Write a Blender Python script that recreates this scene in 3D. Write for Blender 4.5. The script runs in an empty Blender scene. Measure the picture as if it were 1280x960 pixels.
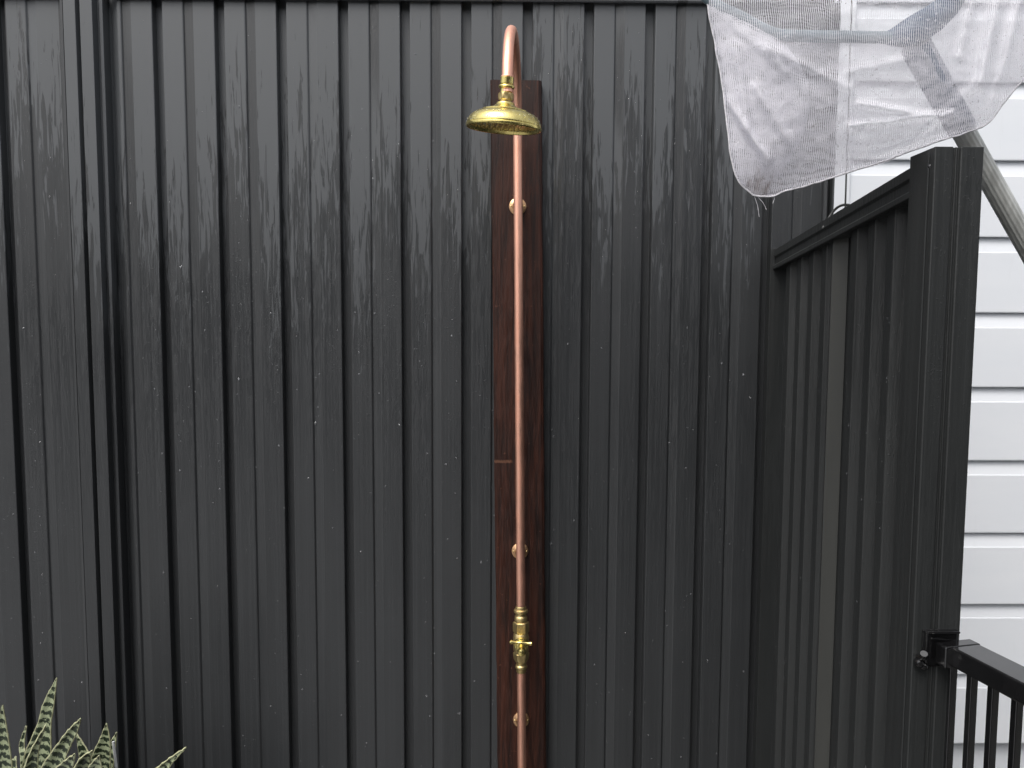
import bpy, bmesh, math, random
from mathutils import Vector, Matrix
random.seed(7)
C = bpy.context.scene.collection
S = bpy.context.scene

# ------------------------------------------------------------------ camera
F = 960.0
PIT, ROL, YAW = math.radians(4.3687), math.radians(.2684), math.radians(-.7127)
EYE = Vector((0, 0, 1.40))
def ray(x, y):
    u = (x - 640) / F; v = -(y - 480) / F
    c, s = math.cos(ROL), math.sin(ROL)
    uu, vv = c*u - s*v, s*u + c*v
    cp, sp = math.cos(PIT), math.sin(PIT)
    Y = cp + vv*sp; Z = -sp + vv*cp; X = uu
    cy, sy = math.cos(YAW), math.sin(YAW)
    return Vector((X*cy - Y*sy, X*sy + Y*cy, Z))
def aty(x, y, Y):
    d = ray(x, y); return EYE + d * (Y / d.y)
def atz(x, y, z):
    d = ray(x, y); return EYE + d * ((z - EYE.z) / d.z)
fw = ray(640, 480)
rt = (ray(1600, 480) - fw); up = (ray(640, -480) - fw)
cam_data = bpy.data.cameras.new('camera'); cam = bpy.data.objects.new('camera', cam_data); C.objects.link(cam)
M = Matrix((rt.normalized(), up.normalized(), -fw.normalized())).transposed().to_4x4()
M.translation = EYE
cam.matrix_world = M
cam_data.sensor_width = 36; cam_data.lens = 36 * F / 1280
cam_data.clip_start = .02; cam_data.clip_end = 600
S.camera = cam

# ------------------------------------------------------------------ sky, sun, exposure (overcast, raining)
SUN_EL, SUN_AZ = 58, 215      # degrees; azimuth measured clockwise from +Y (behind the viewer, to the left)
w = bpy.data.worlds.new('World'); S.world = w; w.use_nodes = True
nt = w.node_tree; nt.nodes.clear()
sky = nt.nodes.new('ShaderNodeTexSky'); sky.sky_type = 'NISHITA'; sky.sun_disc = False
sky.sun_elevation = math.radians(SUN_EL); sky.sun_rotation = math.radians(SUN_AZ)
sky.dust_density = 6; sky.air_density = 1.0; sky.ozone_density = 1.0
hs = nt.nodes.new('ShaderNodeHueSaturation'); hs.inputs['Saturation'].default_value = .30
bg = nt.nodes.new('ShaderNodeBackground'); bg.inputs['Strength'].default_value = .15
wo = nt.nodes.new('ShaderNodeOutputWorld')
nt.links.new(sky.outputs[0], hs.inputs['Color']); nt.links.new(hs.outputs[0], bg.inputs[0]); nt.links.new(bg.outputs[0], wo.inputs[0])
sd = bpy.data.lights.new('sun', 'SUN'); sd.energy = .6; sd.angle = math.radians(30); sd.color = (1, .97, .93)
so = bpy.data.objects.new('sun', sd); C.objects.link(so)
az = math.radians(SUN_AZ); el = math.radians(SUN_EL)
tosun = Vector((math.sin(az)*math.cos(el), math.cos(az)*math.cos(el), math.sin(el)))
so.rotation_euler = tosun.to_track_quat('Z', 'Y').to_euler()
S.view_settings.view_transform = 'Standard'; S.view_settings.look = 'None'
S.view_settings.gamma = 1; S.view_settings.use_curve_mapping = False
S.view_settings.exposure = 0.56

# ------------------------------------------------------------------ node helpers
class NB:
    def __init__(s, name):
        s.m = bpy.data.materials.new(name); s.m.use_nodes = True
        s.t = s.m.node_tree; s.p = s.t.nodes['Principled BSDF']; s.out = s.t.nodes['Material Output']
    def n(s, ty, **k):
        o = s.t.nodes.new('ShaderNode' + ty)
        for a, b in k.items(): setattr(o, a, b)
        return o
    def l(s, a, b): s.t.links.new(a, b)
    def coord(s, kind='Object'): return s.n('TexCoord').outputs[kind]
    def noise(s, vec, scale=(1,1,1), detail=3, rough=.55, dist=0, off=(0,0,0)):
        mp = s.n('Mapping'); mp.inputs['Scale'].default_value = scale; mp.inputs['Location'].default_value = off
        s.l(vec, mp.inputs['Vector'])
        nz = s.n('TexNoise'); nz.inputs['Scale'].default_value = 1; nz.inputs['Detail'].default_value = detail
        nz.inputs['Roughness'].default_value = rough; nz.inputs['Distortion'].default_value = dist
        s.l(mp.outputs[0], nz.inputs['Vector']); return nz.outputs['Fac']
    def math(s, op, a, b=None, c=None, clamp=False):
        o = s.n('Math', operation=op); o.use_clamp = clamp
        for i, v in enumerate((a, b, c)):
            if v is None: continue
            if isinstance(v, (int, float)): o.inputs[i].default_value = v
            else: s.l(v, o.inputs[i])
        return o.outputs[0]
    def ramp(s, v, lo, hi, a=0., b=1.):
        o = s.n('MapRange'); o.interpolation_type = 'SMOOTHSTEP'
        s.l(v, o.inputs['Value'])
        for k, x in zip(('From Min', 'From Max', 'To Min', 'To Max'), (lo, hi, a, b)): o.inputs[k].default_value = x
        return o.outputs[0]
    def mixc(s, f, a, b):
        o = s.n('Mix', data_type='RGBA')
        if isinstance(f, (int, float)): o.inputs[0].default_value = f
        else: s.l(f, o.inputs[0])
        for i, v in ((6, a), (7, b)):
            if isinstance(v, tuple): o.inputs[i].default_value = (*v, 1)
            else: s.l(v, o.inputs[i])
        return o.outputs[2]
    def mixf(s, f, a, b):
        o = s.n('Mix', data_type='FLOAT'); s.l(f, o.inputs[0])
        for i, v in ((2, a), (3, b)):
            if isinstance(v, (int, float)): o.inputs[i].default_value = v
            else: s.l(v, o.inputs[i])
        return o.outputs[0]
    def bump(s, h, strength=.3, dist=.002, normal=None):
        o = s.n('Bump'); o.inputs['Strength'].default_value = strength; o.inputs['Distance'].default_value = dist
        s.l(h, o.inputs['Height'])
        if normal: s.l(normal, o.inputs['Normal'])
        return o.outputs[0]
    def set(s, **k):
        for a, v in k.items():
            i = s.p.inputs[a.replace('_', ' ')]
            if isinstance(v, (int, float)): i.default_value = v
            elif isinstance(v, tuple): i.default_value = (*v, 1)
            else: s.l(v, i)
        return s

X0_ = -.7066
def mat_steel(name, base, film_z, runamt=1., ior=1.52):
    b = NB(name); v = b.coord()
    sep = b.n('SeparateXYZ'); b.l(v, sep.inputs[0]); z = sep.outputs['Z']
    # rain film low zone / beaded zone with run marks
    stripe = b.noise(v, (17, 17, .55), 1, .4)
    zone = b.noise(v, (4, 4, 1.2), 3, .5, off=(3, 1, 0))
    k = b.math('ADD', b.math('MULTIPLY', b.math('SUBTRACT', stripe, .5), .55), b.math('MULTIPLY', b.math('SUBTRACT', zone, .5), .45))
    k = b.math('ADD', k, b.math('MULTIPLY', b.math('SUBTRACT', b.math('SUBTRACT', z, film_z), b.math('MULTIPLY', sep.outputs['X'], .14)), .62))
    edge = b.noise(v, (150, 150, 11), 4, .6, .8)
    k = b.math('ADD', k, b.math('MULTIPLY', b.math('SUBTRACT', edge, .5), .95))
    film = b.ramp(k, -.035, .035)
    film = b.math('MULTIPLY', film, b.ramp(z, 1.0, 1.85, .22, 1.))
    ph = b.math('FRACT', b.math('DIVIDE', b.math('SUBTRACT', sep.outputs['X'], X0_ - .126*20), .126))
    mid = b.ramp(b.math('ABSOLUTE', b.math('SUBTRACT', ph, .5)), .075, .085, 1., 0.)
    film = b.math('MULTIPLY', film, b.math('SUBTRACT', 1., b.math('MULTIPLY', mid, b.ramp(b.noise(v, (3, 3, 1.5), 1, .5, off=(8, 8, 1)), .38, .48, .2, 1.))))
    runs = b.noise(v, (210, 210, 19), 3, .6, 1.0)
    runs2 = b.noise(v, (260, 260, 34), 2, .5, .4, off=(5, 2, 7))
    lowz = b.ramp(z, .55, 1.25, .3*runamt, runamt)
    rz = b.math('MULTIPLY', b.ramp(b.noise(v, (7, 7, 1.6), 3, .55, off=(9, 3, 4)), .32, .54), lowz)
    rl = b.ramp(b.noise(v, (170, 170, 3.2), 3, .6, .25, off=(2, 6, 1)), .50, .60)
    rv = b.math('MULTIPLY', b.math('MAXIMUM', b.math('MULTIPLY', b.ramp(runs, .47, .55), .75), b.math('MULTIPLY', rl, .8)), rz)
    fine = b.noise(v, (620, 620, 260), 2, .5)
    beads = b.ramp(b.noise(v, (300, 300, 240), 2, .5, off=(1, 8, 2)), .64, .72)
    vert = b.noise(v, (420, 420, .9), 2, .5)
    dirt = b.noise(v, (9, 9, 2.2), 5, .65)
    r_beaded = b.mixf(rv, .40, .18)
    r = b.mixf(film, r_beaded, .36)
    r = b.math('ADD', r, b.math('MULTIPLY', vert, .12))
    b.set(Roughness=r, IOR=ior)
    col = b.mixc(b.ramp(dirt, .3, .75), tuple(c*.92 for c in base), tuple(c*1.10 for c in base))
    col = b.mixc(b.math('MULTIPLY', rv, b.math('SUBTRACT', 1., film)), col, tuple(c*.93 for c in base))
    dust = b.math('MULTIPLY', b.ramp(vert, .45, .75), .42)
    col = b.mixc(dust, col, tuple(c*1.5 for c in base))
    # sheltered paint below the top rail is still dry and paler than the rained-on part
    col = b.mixc(film, col, tuple(c*2.7 for c in base))
    b.set(Base_Color=col)
    h = b.math('ADD', b.math('MULTIPLY', runs2, .3), b.math('MULTIPLY', rv, .7))
    h = b.math('ADD', h, b.math('MULTIPLY', fine, .2))
    h = b.math('ADD', h, b.math('MULTIPLY', beads, .8))
    h = b.math('MULTIPLY', h, b.math('SUBTRACT', 1.02, film))
    wave = b.math('MULTIPLY', b.noise(v, (5, 5, 3), 2, .5), 2.0)
    nb = b.bump(h, .34, .001)
    nb = b.bump(wave, .10, .004, nb)
    b.set(Normal=nb)
    return b.m

SCR = aty(640, 577, 1.595)
def mat_wood():
    b = NB('stained_hardwood'); v = b.coord()
    g = b.noise(v, (55, 55, 3.2), 5, .62, 1.2)
    g2 = b.noise(v, (240, 240, 26), 3, .6)
    blot = b.noise(v, (14, 14, 4.5), 3, .6)
    c = b.mixc(b.ramp(g, .35, .66), (.012, .0040, .0025), (.045, .0132, .0068))
    c = b.mixc(b.math('MULTIPLY', b.ramp(g2, .55, .75), .5), c, (.075, .024, .013))
    c = b.mixc(b.math('MULTIPLY', b.ramp(blot, .55, .72), .5), c, (.010, .0035, .0025))
    sx = b.n('SeparateXYZ'); b.l(v, sx.inputs[0]); zk = b.math('ADD', sx.outputs['Z'], b.math('MULTIPLY', g2, .006))
    mark = b.math('MULTIPLY', b.ramp(b.math('ABSOLUTE', b.math('SUBTRACT', zk, SCR.z+.003)), .0012, .0045, 1., 0.), b.ramp(sx.outputs['X'], SCR.x-.004, SCR.x+.004, 1., 0.))
    c = b.mixc(b.math('MULTIPLY', mark, .6), c, (.16, .075, .045))
    scuff = b.ramp(b.noise(v, (120, 120, 120), 2, .5, off=(6, 1, 5)), .70, .76)
    c = b.mixc(b.math('MULTIPLY', scuff, .55), c, (.14, .06, .036))
    b.set(Base_Color=c, Roughness=b.ramp(g2, .3, .7, .40, .70), IOR=1.42, Normal=b.bump(b.math('ADD', g, b.math('MULTIPLY', g2, .8)), .55, .0016))
    return b.m
def mat_metal(name, base, dark, rough, stain=.5, nscale=90):
    b = NB(name); v = b.coord()
    n1 = b.noise(v, (nscale, nscale, nscale*.25), 4, .6)
    n2 = b.noise(v, (420, 420, 420), 2, .5)
    n3 = b.noise(v, (18, 18, 9), 3, .6, off=(4, 4, 4))
    c = b.mixc(b.math('MULTIPLY', b.ramp(n1, .45, .75), stain), base, dark)
    c = b.mixc(b.math('MULTIPLY', b.ramp(n3, .5, .75), stain*.7), c, dark)
    r = b.math('ADD', b.ramp(n1, .3, .8, rough, rough+.16), b.math('MULTIPLY', n2, .05))
    b.set(Base_Color=c, Metallic=1.0, Roughness=r, Normal=b.bump(n2, .12, .0006))
    return b.m
def mat_plain(name, col, rough=.5, var=.15, ns=40, bump=.05, metallic=0, stretch=1.):
    b = NB(name); v = b.coord()
    n1 = b.noise(v, (ns, ns, ns*stretch), 4, .6); n2 = b.noise(v, (ns*9, ns*9, ns*9*stretch), 2, .5)
    c = b.mixc(b.ramp(n1, .3, .72), tuple(x*(1-var) for x in col), tuple(min(1, x*(1+var)) for x in col))
    b.set(Base_Color=c, Roughness=b.ramp(n1, .3, .7, rough*.85, min(1, rough*1.15)), Metallic=metallic,
          Normal=b.bump(n2, bump, .001))
    return b.m
def mat_white_paint():
    b = NB('white_weatherboard_paint'); v = b.coord()
    n1 = b.noise(v, (2.2, 30, 9), 4, .6); n2 = b.noise(v, (6, 400, 260), 3, .6); n3 = b.noise(v, (30, 30, 4), 4, .65, off=(2, 0, 1))
    c = b.mixc(b.ramp(n1, .3, .75), (.755, .785, .825), (.785, .81, .845))
    c = b.mixc(b.math('MULTIPLY', b.ramp(n3, .6, .8), .14), c, (.46, .47, .46))
    b.set(Base_Color=c, Roughness=.42, Normal=b.bump(n2, .05, .0008)); return b.m
def mat_leaf():
    b = NB('banded_leaf'); uv = b.coord('UV')
    sep = b.n('SeparateXYZ'); b.l(uv, sep.inputs[0])
    P = b.n('NewGeometry').outputs['Position']
    wob = b.noise(P, (130, 130, 130), 3, .65); wob2 = b.noise(P, (330, 330, 330), 2, .6)
    ph = b.math('ADD', b.math('MULTIPLY', sep.outputs['Y'], 1.0), b.math('MULTIPLY', wob, 1.5))
    band = b.math('SINE', b.math('MULTIPLY', ph, 6.283))
    band = b.math('ADD', band, b.math('MULTIPLY', b.math('SUBTRACT', wob2, .5), 2.6))
    m = b.ramp(band, -.45, .25)
    c = b.mixc(m, (.29, .33, .20), (.013, .022, .010))
    edge = b.math('ABSOLUTE', b.math('SUBTRACT', sep.outputs['X'], .5))
    c = b.mixc(b.math('MULTIPLY', b.ramp(edge, .455, .485), .7), c, (.50, .50, .30))
    b.set(Base_Color=c, Roughness=.42, Subsurface_Weight=.0, Normal=b.bump(wob2, .2, .0015)); return b.m
def mat_net(name='wet_white_netting', dense=0.):
    b = NB(name); uv = b.coord('UV')
    P = b.n('NewGeometry').outputs['Position']
    sep = b.n('SeparateXYZ'); b.l(uv, sep.inputs[0])
    wob = b.noise(P, (45, 45, 45), 3, .6)
    u = b.math('ADD', sep.outputs['X'], b.math('MULTIPLY', wob, .004))
    v = b.math('ADD', sep.outputs['Y'], b.math('MULTIPLY', wob, .003))
    a = b.math('MULTIPLY_ADD', b.math('SINE', b.math('MULTIPLY', u, 6.283/.0026)), .5, .5)
    bb = b.math('MULTIPLY_ADD', b.math('SINE', b.math('MULTIPLY', v, 6.283/.0017)), .5, .5)
    hole = b.math('MULTIPLY', b.ramp(a, .06+dense, .32+dense), b.ramp(bb, .03+dense*.6, .24+dense*.6))
    clog = b.ramp(b.noise(P, (210, 210, 210), 3, .6), .60, .66)
    zone = b.ramp(b.noise(P, (9, 9, 9), 3, .6, off=(1, 2, 3)), .40, .66)
    clog = b.math('MULTIPLY', clog, b.math('MULTIPLY_ADD', zone, .85, .1))
    hole = b.math('MULTIPLY', hole, b.math('SUBTRACT', 1., clog))
    alpha = b.math('SUBTRACT', 1., b.math('MULTIPLY', hole, .97))
    # thin yarn lets a little through
    alpha = b.math('MULTIPLY', alpha, b.math('MULTIPLY_ADD', b.noise(P, (28, 28, 14), 2, .5), .10, .85), clamp=True)
    corner = aty(955, 240, .985)
    d = b.n('VectorMath', operation='DISTANCE'); b.l(P, d.inputs[0]); d.inputs[1].default_value = corner
    dn = b.math('ADD', d.outputs['Value'], b.math('MULTIPLY', b.math('SUBTRACT', b.noise(P, (110, 110, 60), 3, .65), .5), .07))
    stain = b.ramp(dn, -.005, .036, .85, 0.)
    grime = b.math('MULTIPLY', b.ramp(b.noise(P, (16, 16, 16), 4, .65, off=(7, 7, 7)), .5, .8), .3)
    specks = b.ramp(b.noise(P, (95, 95, 95), 2, .5, off=(3, 9, 1)), .74, .77)
    col = b.mixc(grime, (.90, .89, .94), (.70, .69, .73))
    col = b.mixc(stain, col, (.20, .135, .10))
    col = b.mixc(b.math('MULTIPLY', specks, .7), col, (.12, .10, .09))
    df = b.n('BsdfDiffuse'); tr = b.n('BsdfTranslucent'); tp = b.n('BsdfTransparent')
    b.l(col, df.inputs[0]); b.l(col, tr.inputs[0])
    hb = b.bump(b.math('ADD', a, bb), .25, .0008); b.l(hb, df.inputs['Normal'])
    m1 = b.n('MixShader'); m1.inputs[0].default_value = .30; b.l(df.outputs[0], m1.inputs[1]); b.l(tr.outputs[0], m1.inputs[2])
    m2 = b.n('MixShader'); b.l(alpha, m2.inputs[0]); b.l(tp.outputs[0], m2.inputs[1]); b.l(m1.outputs[0], m2.inputs[2])
    b.l(m2.outputs[0], b.out.inputs['Surface']); return b.m
def mat_water():
    b = NB('water_drop'); b.set(Base_Color=(.9, .92, .95), Roughness=.02, IOR=1.33, Transmission_Weight=.90); return b.m  # slight white body colour stands in for the drops' bright highlights
def mat_ground():
    b = NB('wet_concrete'); v = b.coord()
    n1 = b.noise(v, (1.3, 1.3, 1.3), 5, .6); n2 = b.noise(v, (60, 60, 60), 3, .6)
    c = b.mixc(b.ramp(n1, .3, .7), (.05, .05, .047), (.09, .088, .083)); c = b.mixc(b.ramp(n2, .4, .7), c, (.10, .10, .095))
    b.set(Base_Color=c, Roughness=b.ramp(n1, .35, .65, .12, .5), Normal=b.bump(n2, .2, .002)); return b.m

STEEL = mat_steel('dark_wet_steel', (.0295, .0315, .0334), 1.73)
STEEL2 = mat_steel('dark_wet_steel_side', (.0215, .0232, .0234), 2.6, .7, 1.5)
WOOD = mat_wood()
COPPER = mat_metal('copper', (.97, .54, .40), (.70, .32, .21), .40, .45)
BRASS = mat_metal('brass', (.82, .69, .26), (.40, .29, .09), .18, .6, 140)
BRONZE = mat_metal('bronze_flange', (.72, .44, .25), (.40, .24, .12), .34, .6, 140)
BRASS_DULL = mat_metal('tarnished_brass', (.74, .58, .28), (.36, .25, .11), .34, .7, 140)
WHITE = mat_white_paint()
BLACK = mat_plain('black_powder_coat', (.006, .006, .0065), .12, .2, 60, .08)
BLACK.node_tree.nodes['Principled BSDF'].inputs['IOR'].default_value = 1.9
ALU = mat_plain('weathered_aluminium', (.60, .61, .585), .40, .22, 45, .2, .25, .2)
TEAL = mat_plain('teal_plastic', (.17, .23, .26), .4)
BLUEGREY = mat_plain('blue_grey_plastic', (.075, .12, .185), .45)
CABLE = mat_plain('grey_cable', (.05, .052, .05), .5)
STRIPCOL = mat_plain('olive_grey_strip', (.037, .038, .035), .5, .12, 14, .1, 0, .1)
NET = mat_net(); NET2 = mat_net('dense_wet_netting', .17); LEAF = mat_leaf(); WATER = mat_water()
HEM = mat_plain('net_hem', (.66, .65, .68), .8, .2, 150, .3)
POT = mat_plain('terracotta_planter', (.10, .10, .10), .6, .2, 20, .2)
SOIL = mat_plain('potting_soil', (.02, .015, .01), .9, .4, 90, .8)
STICK = mat_plain('white_plastic', (.75, .76, .76), .35)
GROUND = mat_ground()
ROOF = mat_plain('grey_roofing', (.06, .062, .065), .45, .2, 6, .1)
GREYWALL = mat_plain('grey_render', (.040, .039, .037), .8, .15, 5, .2)
GLASS = mat_plain('dark_window_glass', (.012, .014, .016), .06, .1, 3, .0)

# ------------------------------------------------------------------ mesh helpers
def mesh(name, verts, faces, mat, parent=None, smooth=False, uvs=None):
    me = bpy.data.meshes.new(name); me.from_pydata([tuple(v) for v in verts], [], faces); me.update()
    bm = bmesh.new(); bm.from_mesh(me); bmesh.ops.recalc_face_normals(bm, faces=bm.faces); bm.to_mesh(me); bm.free()
    if uvs:
        ul = me.uv_layers.new(name='UVMap')
        for lp in me.loops: ul.data[lp.index].uv = uvs[lp.vertex_index]
    me.materials.append(mat)
    if smooth:
        for p in me.polygons: p.use_smooth = True
        if smooth == 'auto': me.set_sharp_from_angle(angle=math.radians(35))
    o = bpy.data.objects.new(name, me); C.objects.link(o)
    if parent: o.parent = parent
    return o
def empty(name, loc=(0,0,0)):
    o = bpy.data.objects.new(name, None); C.objects.link(o); o.location = loc; o.empty_display_size = .05; return o
def tag(o, label, cat, group=None):
    o['label'] = label; o['category'] = cat
    if group: o['group'] = group
    return o
def keep(child, parent):      # parent while the child's mesh stays in world coordinates
    child.parent = parent; child.matrix_parent_inverse = Matrix.Translation(parent.location).inverted(); return child
class MB:
    def __init__(s): s.v = []; s.f = []
    def add(s, v, f):
        k = len(s.v); s.v += [Vector(p) for p in v]; s.f += [tuple(i + k for i in q) for q in f]; return s
    def box(s, x0, x1, y0, y1, z0, z1, T=None):
        v = [Vector((x, y, z)) for x in (x0, x1) for y in (y0, y1) for z in (z0, z1)]
        if T: v = [T @ p for p in v]
        return s.add(v, [(0,1,3,2),(4,6,7,5),(0,4,5,1),(2,3,7,6),(0,2,6,4),(1,5,7,3)])
    def prism(s, prof, a, b, T=None, closed=True, caps=True):   # prof: list of (p,q); point = fn(p,q,t) for t in a,b
        n = len(prof); A = [a(p, q) for p, q in prof]; B = [b(p, q) for p, q in prof]
        f = [(i, (i+1) % n, n + (i+1) % n, n + i) for i in range(n if closed else n-1)]
        if closed and caps: f += [tuple(range(n))[::-1], tuple(range(n, 2*n))]
        return s.add(A + B, f)
    def tube(s, pts, rad, n=20, caps=True, ridges=0, ramp=.06):
        pts = [Vector(p) for p in pts]; m = len(pts)
        rads = rad if isinstance(rad, (list, tuple)) else [rad]*m
        t0 = (pts[1]-pts[0]).normalized(); ref = Vector((0,0,1)) if abs(t0.z) < .9 else Vector((1,0,0))
        nn = t0.cross(ref).normalized(); v = []; f = []
        for i, p in enumerate(pts):
            t = (pts[min(i+1, m-1)] - pts[max(i-1, 0)]).normalized()
            nn = (nn - t * nn.dot(t)).normalized(); bb = t.cross(nn)
            for k in range(n):
                a = 2*math.pi*k/n; r = rads[i] * (1 + (ramp if ridges and (k*ridges//n*2 + (k*ridges*2//n) % 2) % 2 else 0))
                v.append(p + (nn*math.cos(a) + bb*math.sin(a))*r)
        for i in range(m-1):
            for k in range(n):
                f.append((i*n+k, i*n+(k+1) % n, (i+1)*n+(k+1) % n, (i+1)*n+k))
        if caps: f += [tuple(range(n))[::-1], tuple(range((m-1)*n, m*n))]
        return s.add(v, f)
    def lathe(s, prof, T, n=40, hexs=()):     # prof: (r,z); hexs: index set that is hexagonal
        v = []; f = []; m = len(prof)
        for i, (r, z) in enumerate(prof):
            for k in range(n):
                a = 2*math.pi*k/n; rr = max(r, 1e-5)
                if i in hexs:
                    aa = (a + math.pi/6) % (math.pi/3) - math.pi/6; rr = r * math.cos(math.pi/6) / math.cos(aa) * 1.06
                v.append(T @ Vector((rr*math.cos(a), rr*math.sin(a), z)))
        for i in range(m-1):
            for k in range(n): f.append((i*n+k, i*n+(k+1) % n, (i+1)*n+(k+1) % n, (i+1)*n+k))
        return s.add(v, f)
    def build(s, name, mat, parent=None, smooth=False, bevel=0):
        o = mesh(name, s.v, s.f, mat, None, smooth)
        if parent: keep(o, parent)
        if bevel:
            md = o.modifiers.new('bevel', 'BEVEL'); md.width = bevel; md.segments = 2; md.limit_method = 'ANGLE'; md.angle_limit = math.radians(40)
        return o
I4 = Matrix.Identity(4)
def TR(loc, axis=None):
    m = Matrix.Translation(loc)
    if axis is not None: m = m @ Vector(axis).to_track_quat('Z', 'Y').to_matrix().to_4x4()
    return m
def lerp(a, b, t): return a + (b - a)*t
def poly(pts, t):    # Catmull-Rom through pts, t in 0..1
    n = len(pts) - 1; x = min(max(t, 0), 1)*n; i = min(int(x), n-1); f = x - i
    P = [Vector(pts[max(0, min(n, j))]) for j in (i-1, i, i+1, i+2)]
    return .5*((2*P[1]) + (P[2]-P[0])*f + (2*P[0]-5*P[1]+4*P[2]-P[3])*f*f + (3*P[1]-P[0]-3*P[2]+P[3])*f**3)

# ------------------------------------------------------------------ ground
g = mesh('ground', [(-60,-60,0),(60,-60,0),(60,60,0),(-60,60,0)], [(0,1,2,3)], GROUND); g['kind'] = 'structure'

bounce_path = mesh('path', [(-9,-9,.004),(-.35,-9,.004),(-.35,1.5,.004),(-9,1.5,.004)], [(0,1,2,3)], mat_plain('pale_bounce_concrete', (.20, .205, .21), .45, .15, 3, .2)); bounce_path['kind'] = 'structure'  # unseen pale strip added to bounce light onto the left of the fence

# ------------------------------------------------------------------ tall back fence
FY = 1.626; PITCH = .126; X0 = -.7066; ZT = 2.046; ZS_TOP = 2.085
fence = tag(empty('metal_fence', (0, FY, 0)), 'tall dark grey ribbed steel fence, wet with rain, behind the copper shower', 'fence')
def rib(xc, w=.126, hg=.0106, depth=.0195, hm=.0082, dm=.0019):
    """profile points (x,y) of one pitch whose deep groove is centred at xc; plane of the crests is FY"""
    c = xc + w/2
    return [(xc-hg, FY), (xc-hg+.0008, FY+depth), (xc+hg-.0008, FY+depth), (xc+hg, FY),
            (c-hm-.0032, FY), (c-hm, FY+.0034), (c+hm, FY+.0006), (c+hm+.0020, FY)]
def sheet(prof, z0, z1, name, parent, mat, nz=1):
    n = len(prof); v = []; f = []
    for k in range(nz+1):
        z = lerp(z0, z1, k/nz)
        v += [(x, y, z) for x, y in prof]
    for k in range(nz):
        f += [(k*n+i, k*n+i+1, (k+1)*n+i+1, (k+1)*n+i) for i in range(n-1)]
    o = mesh(name, v, f, mat); keep(o, parent)
    md = o.modifiers.new('bevel', 'BEVEL'); md.width = .0011; md.segments = 2; md.limit_method = 'ANGLE'; md.angle_limit = math.radians(20)
    sm = o.modifiers.new('thick', 'SOLIDIFY'); sm.thickness = .0006
    return o
LIFT = .045
# sheets of the bay right of the post: first one starts in the shaded valley beside the post
XP0, XP1 = -.8965, -.8105
first = [(XP1-.01, FY+.015), (XP1+.005, FY+.014), (XP1+.016, FY+.006), (X0-.0820, FY+.001), (X0-.0800, FY)]
c = X0 - PITCH/2
first += [(c-.0114, FY), (c-.0082, FY+.0034), (c+.0082, FY+.0006), (c+.0114, FY)]
prof = list(first); start = 0; bands = []
for k in range(0, 12):
    if k in (5, 11):
        prof += [(X0+PITCH*k-.0106, FY), (X0+PITCH*k-.0098, FY+.0195), (X0+PITCH*k+.0098, FY+.0195)]
        sheet(prof, LIFT, ZS_TOP, 'fence_sheet', fence, STEEL)
        r = rib(X0+PITCH*k); prof = [(X0+PITCH*k-.0096, FY+.0187)] + [(r[2][0]-.0004, r[2][1]-.0008)] + r[3:]
    else: prof += rib(X0+PITCH*k)
XE = .6885
# last strip up to the end post is already covered by the sheet ending at k=11 (x = 0.679)
xl = aty(-1, 0, FY).x
for j in range(4):
    prof = []
    for k in range(-5-6*j, 1-6*j): prof += rib(xl+PITCH*k)
    if j == 0: prof += [(XP0+.012, FY)]
    else: prof += [(xl+PITCH*(1-6*j)-.0094, FY+.0005), (xl+PITCH*(1-6*j)-.0084, FY+.0187), (xl+PITCH*(1-6*j)-.002, FY+.0187)]
    sheet(prof, LIFT, ZS_TOP, 'fence_sheet', fence, STEEL)
# left post: two back-to-back channel posts with lips
def post_half(x0, s):   # s=+1: outer side is -x
    P = lambda d: x0 + s*d
    return [(P(0), FY-.004), (P(0), FY-.012), (P(.0062), FY-.0135), (P(.0075), FY-.0085), (P(.0122), FY-.0085), (P(.0140), FY-.026),
            (P(.0385), FY-.0265), (P(.0405), FY-.019), (P(.0424), FY-.013), (P(.0424), FY+.036), (P(0), FY+.036)]
for x0, s in ((XP0, 1), (XP1, -1)):
    m = MB(); pr = post_half(x0, s)
    m.prism(pr, lambda p, q: Vector((p, q, .0)), lambda p, q: Vector((p, q, ZT+.02)))
    m.build('post', STEEL, fence, bevel=.0008)
# top rails and bottom rails (channels)
def channel(xa, xb, z0, z1, name):
    m = MB(); pr = [(FY-.010, z0), (FY-.012, z0+.003), (FY-.012, z0+.012), (FY-.008, z0+.016), (FY-.008, z1-.006), (FY-.004, z1), (FY+.038, z1), (FY+.040, z0),
                    (FY+.037, z0), (FY+.035, z1-.004), (FY-.002, z1-.004), (FY-.005, z0)]
    m.prism(pr, lambda p, q: Vector((xa, p, q)), lambda p, q: Vector((xb, p, q)))
    return m.build(name, STEEL, fence)
zr = aty(640, 1, FY-.012).z
channel(XP1, XE-.02, zr, zr+.045, 'top_rail'); channel(-3.76, XP0, zr, zr+.045, 'top_rail')
for xa, xb in ((XP1, XE-.02), (-3.76, XP0)):
    m = MB(); m.box(xa, xb, FY-.014, FY+.042, .02, .065); m.build('bottom_rail', STEEL, fence, bevel=.002)
# end post
m = MB(); xa = aty(1027, 250, FY).x
m.prism([(xa, FY-.010), (xa+.007, FY-.012), (xa+.008, FY+.004), (xa+.016, FY+.006), (xa+.017, FY-.012), (XE, FY-.012), (XE, FY+.05), (xa, FY+.05)],
        lambda p, q: Vector((p, q, 0)), lambda p, q: Vector((p, q, ZT+.02)))
m.build('post', STEEL, fence, bevel=.0008)

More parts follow.
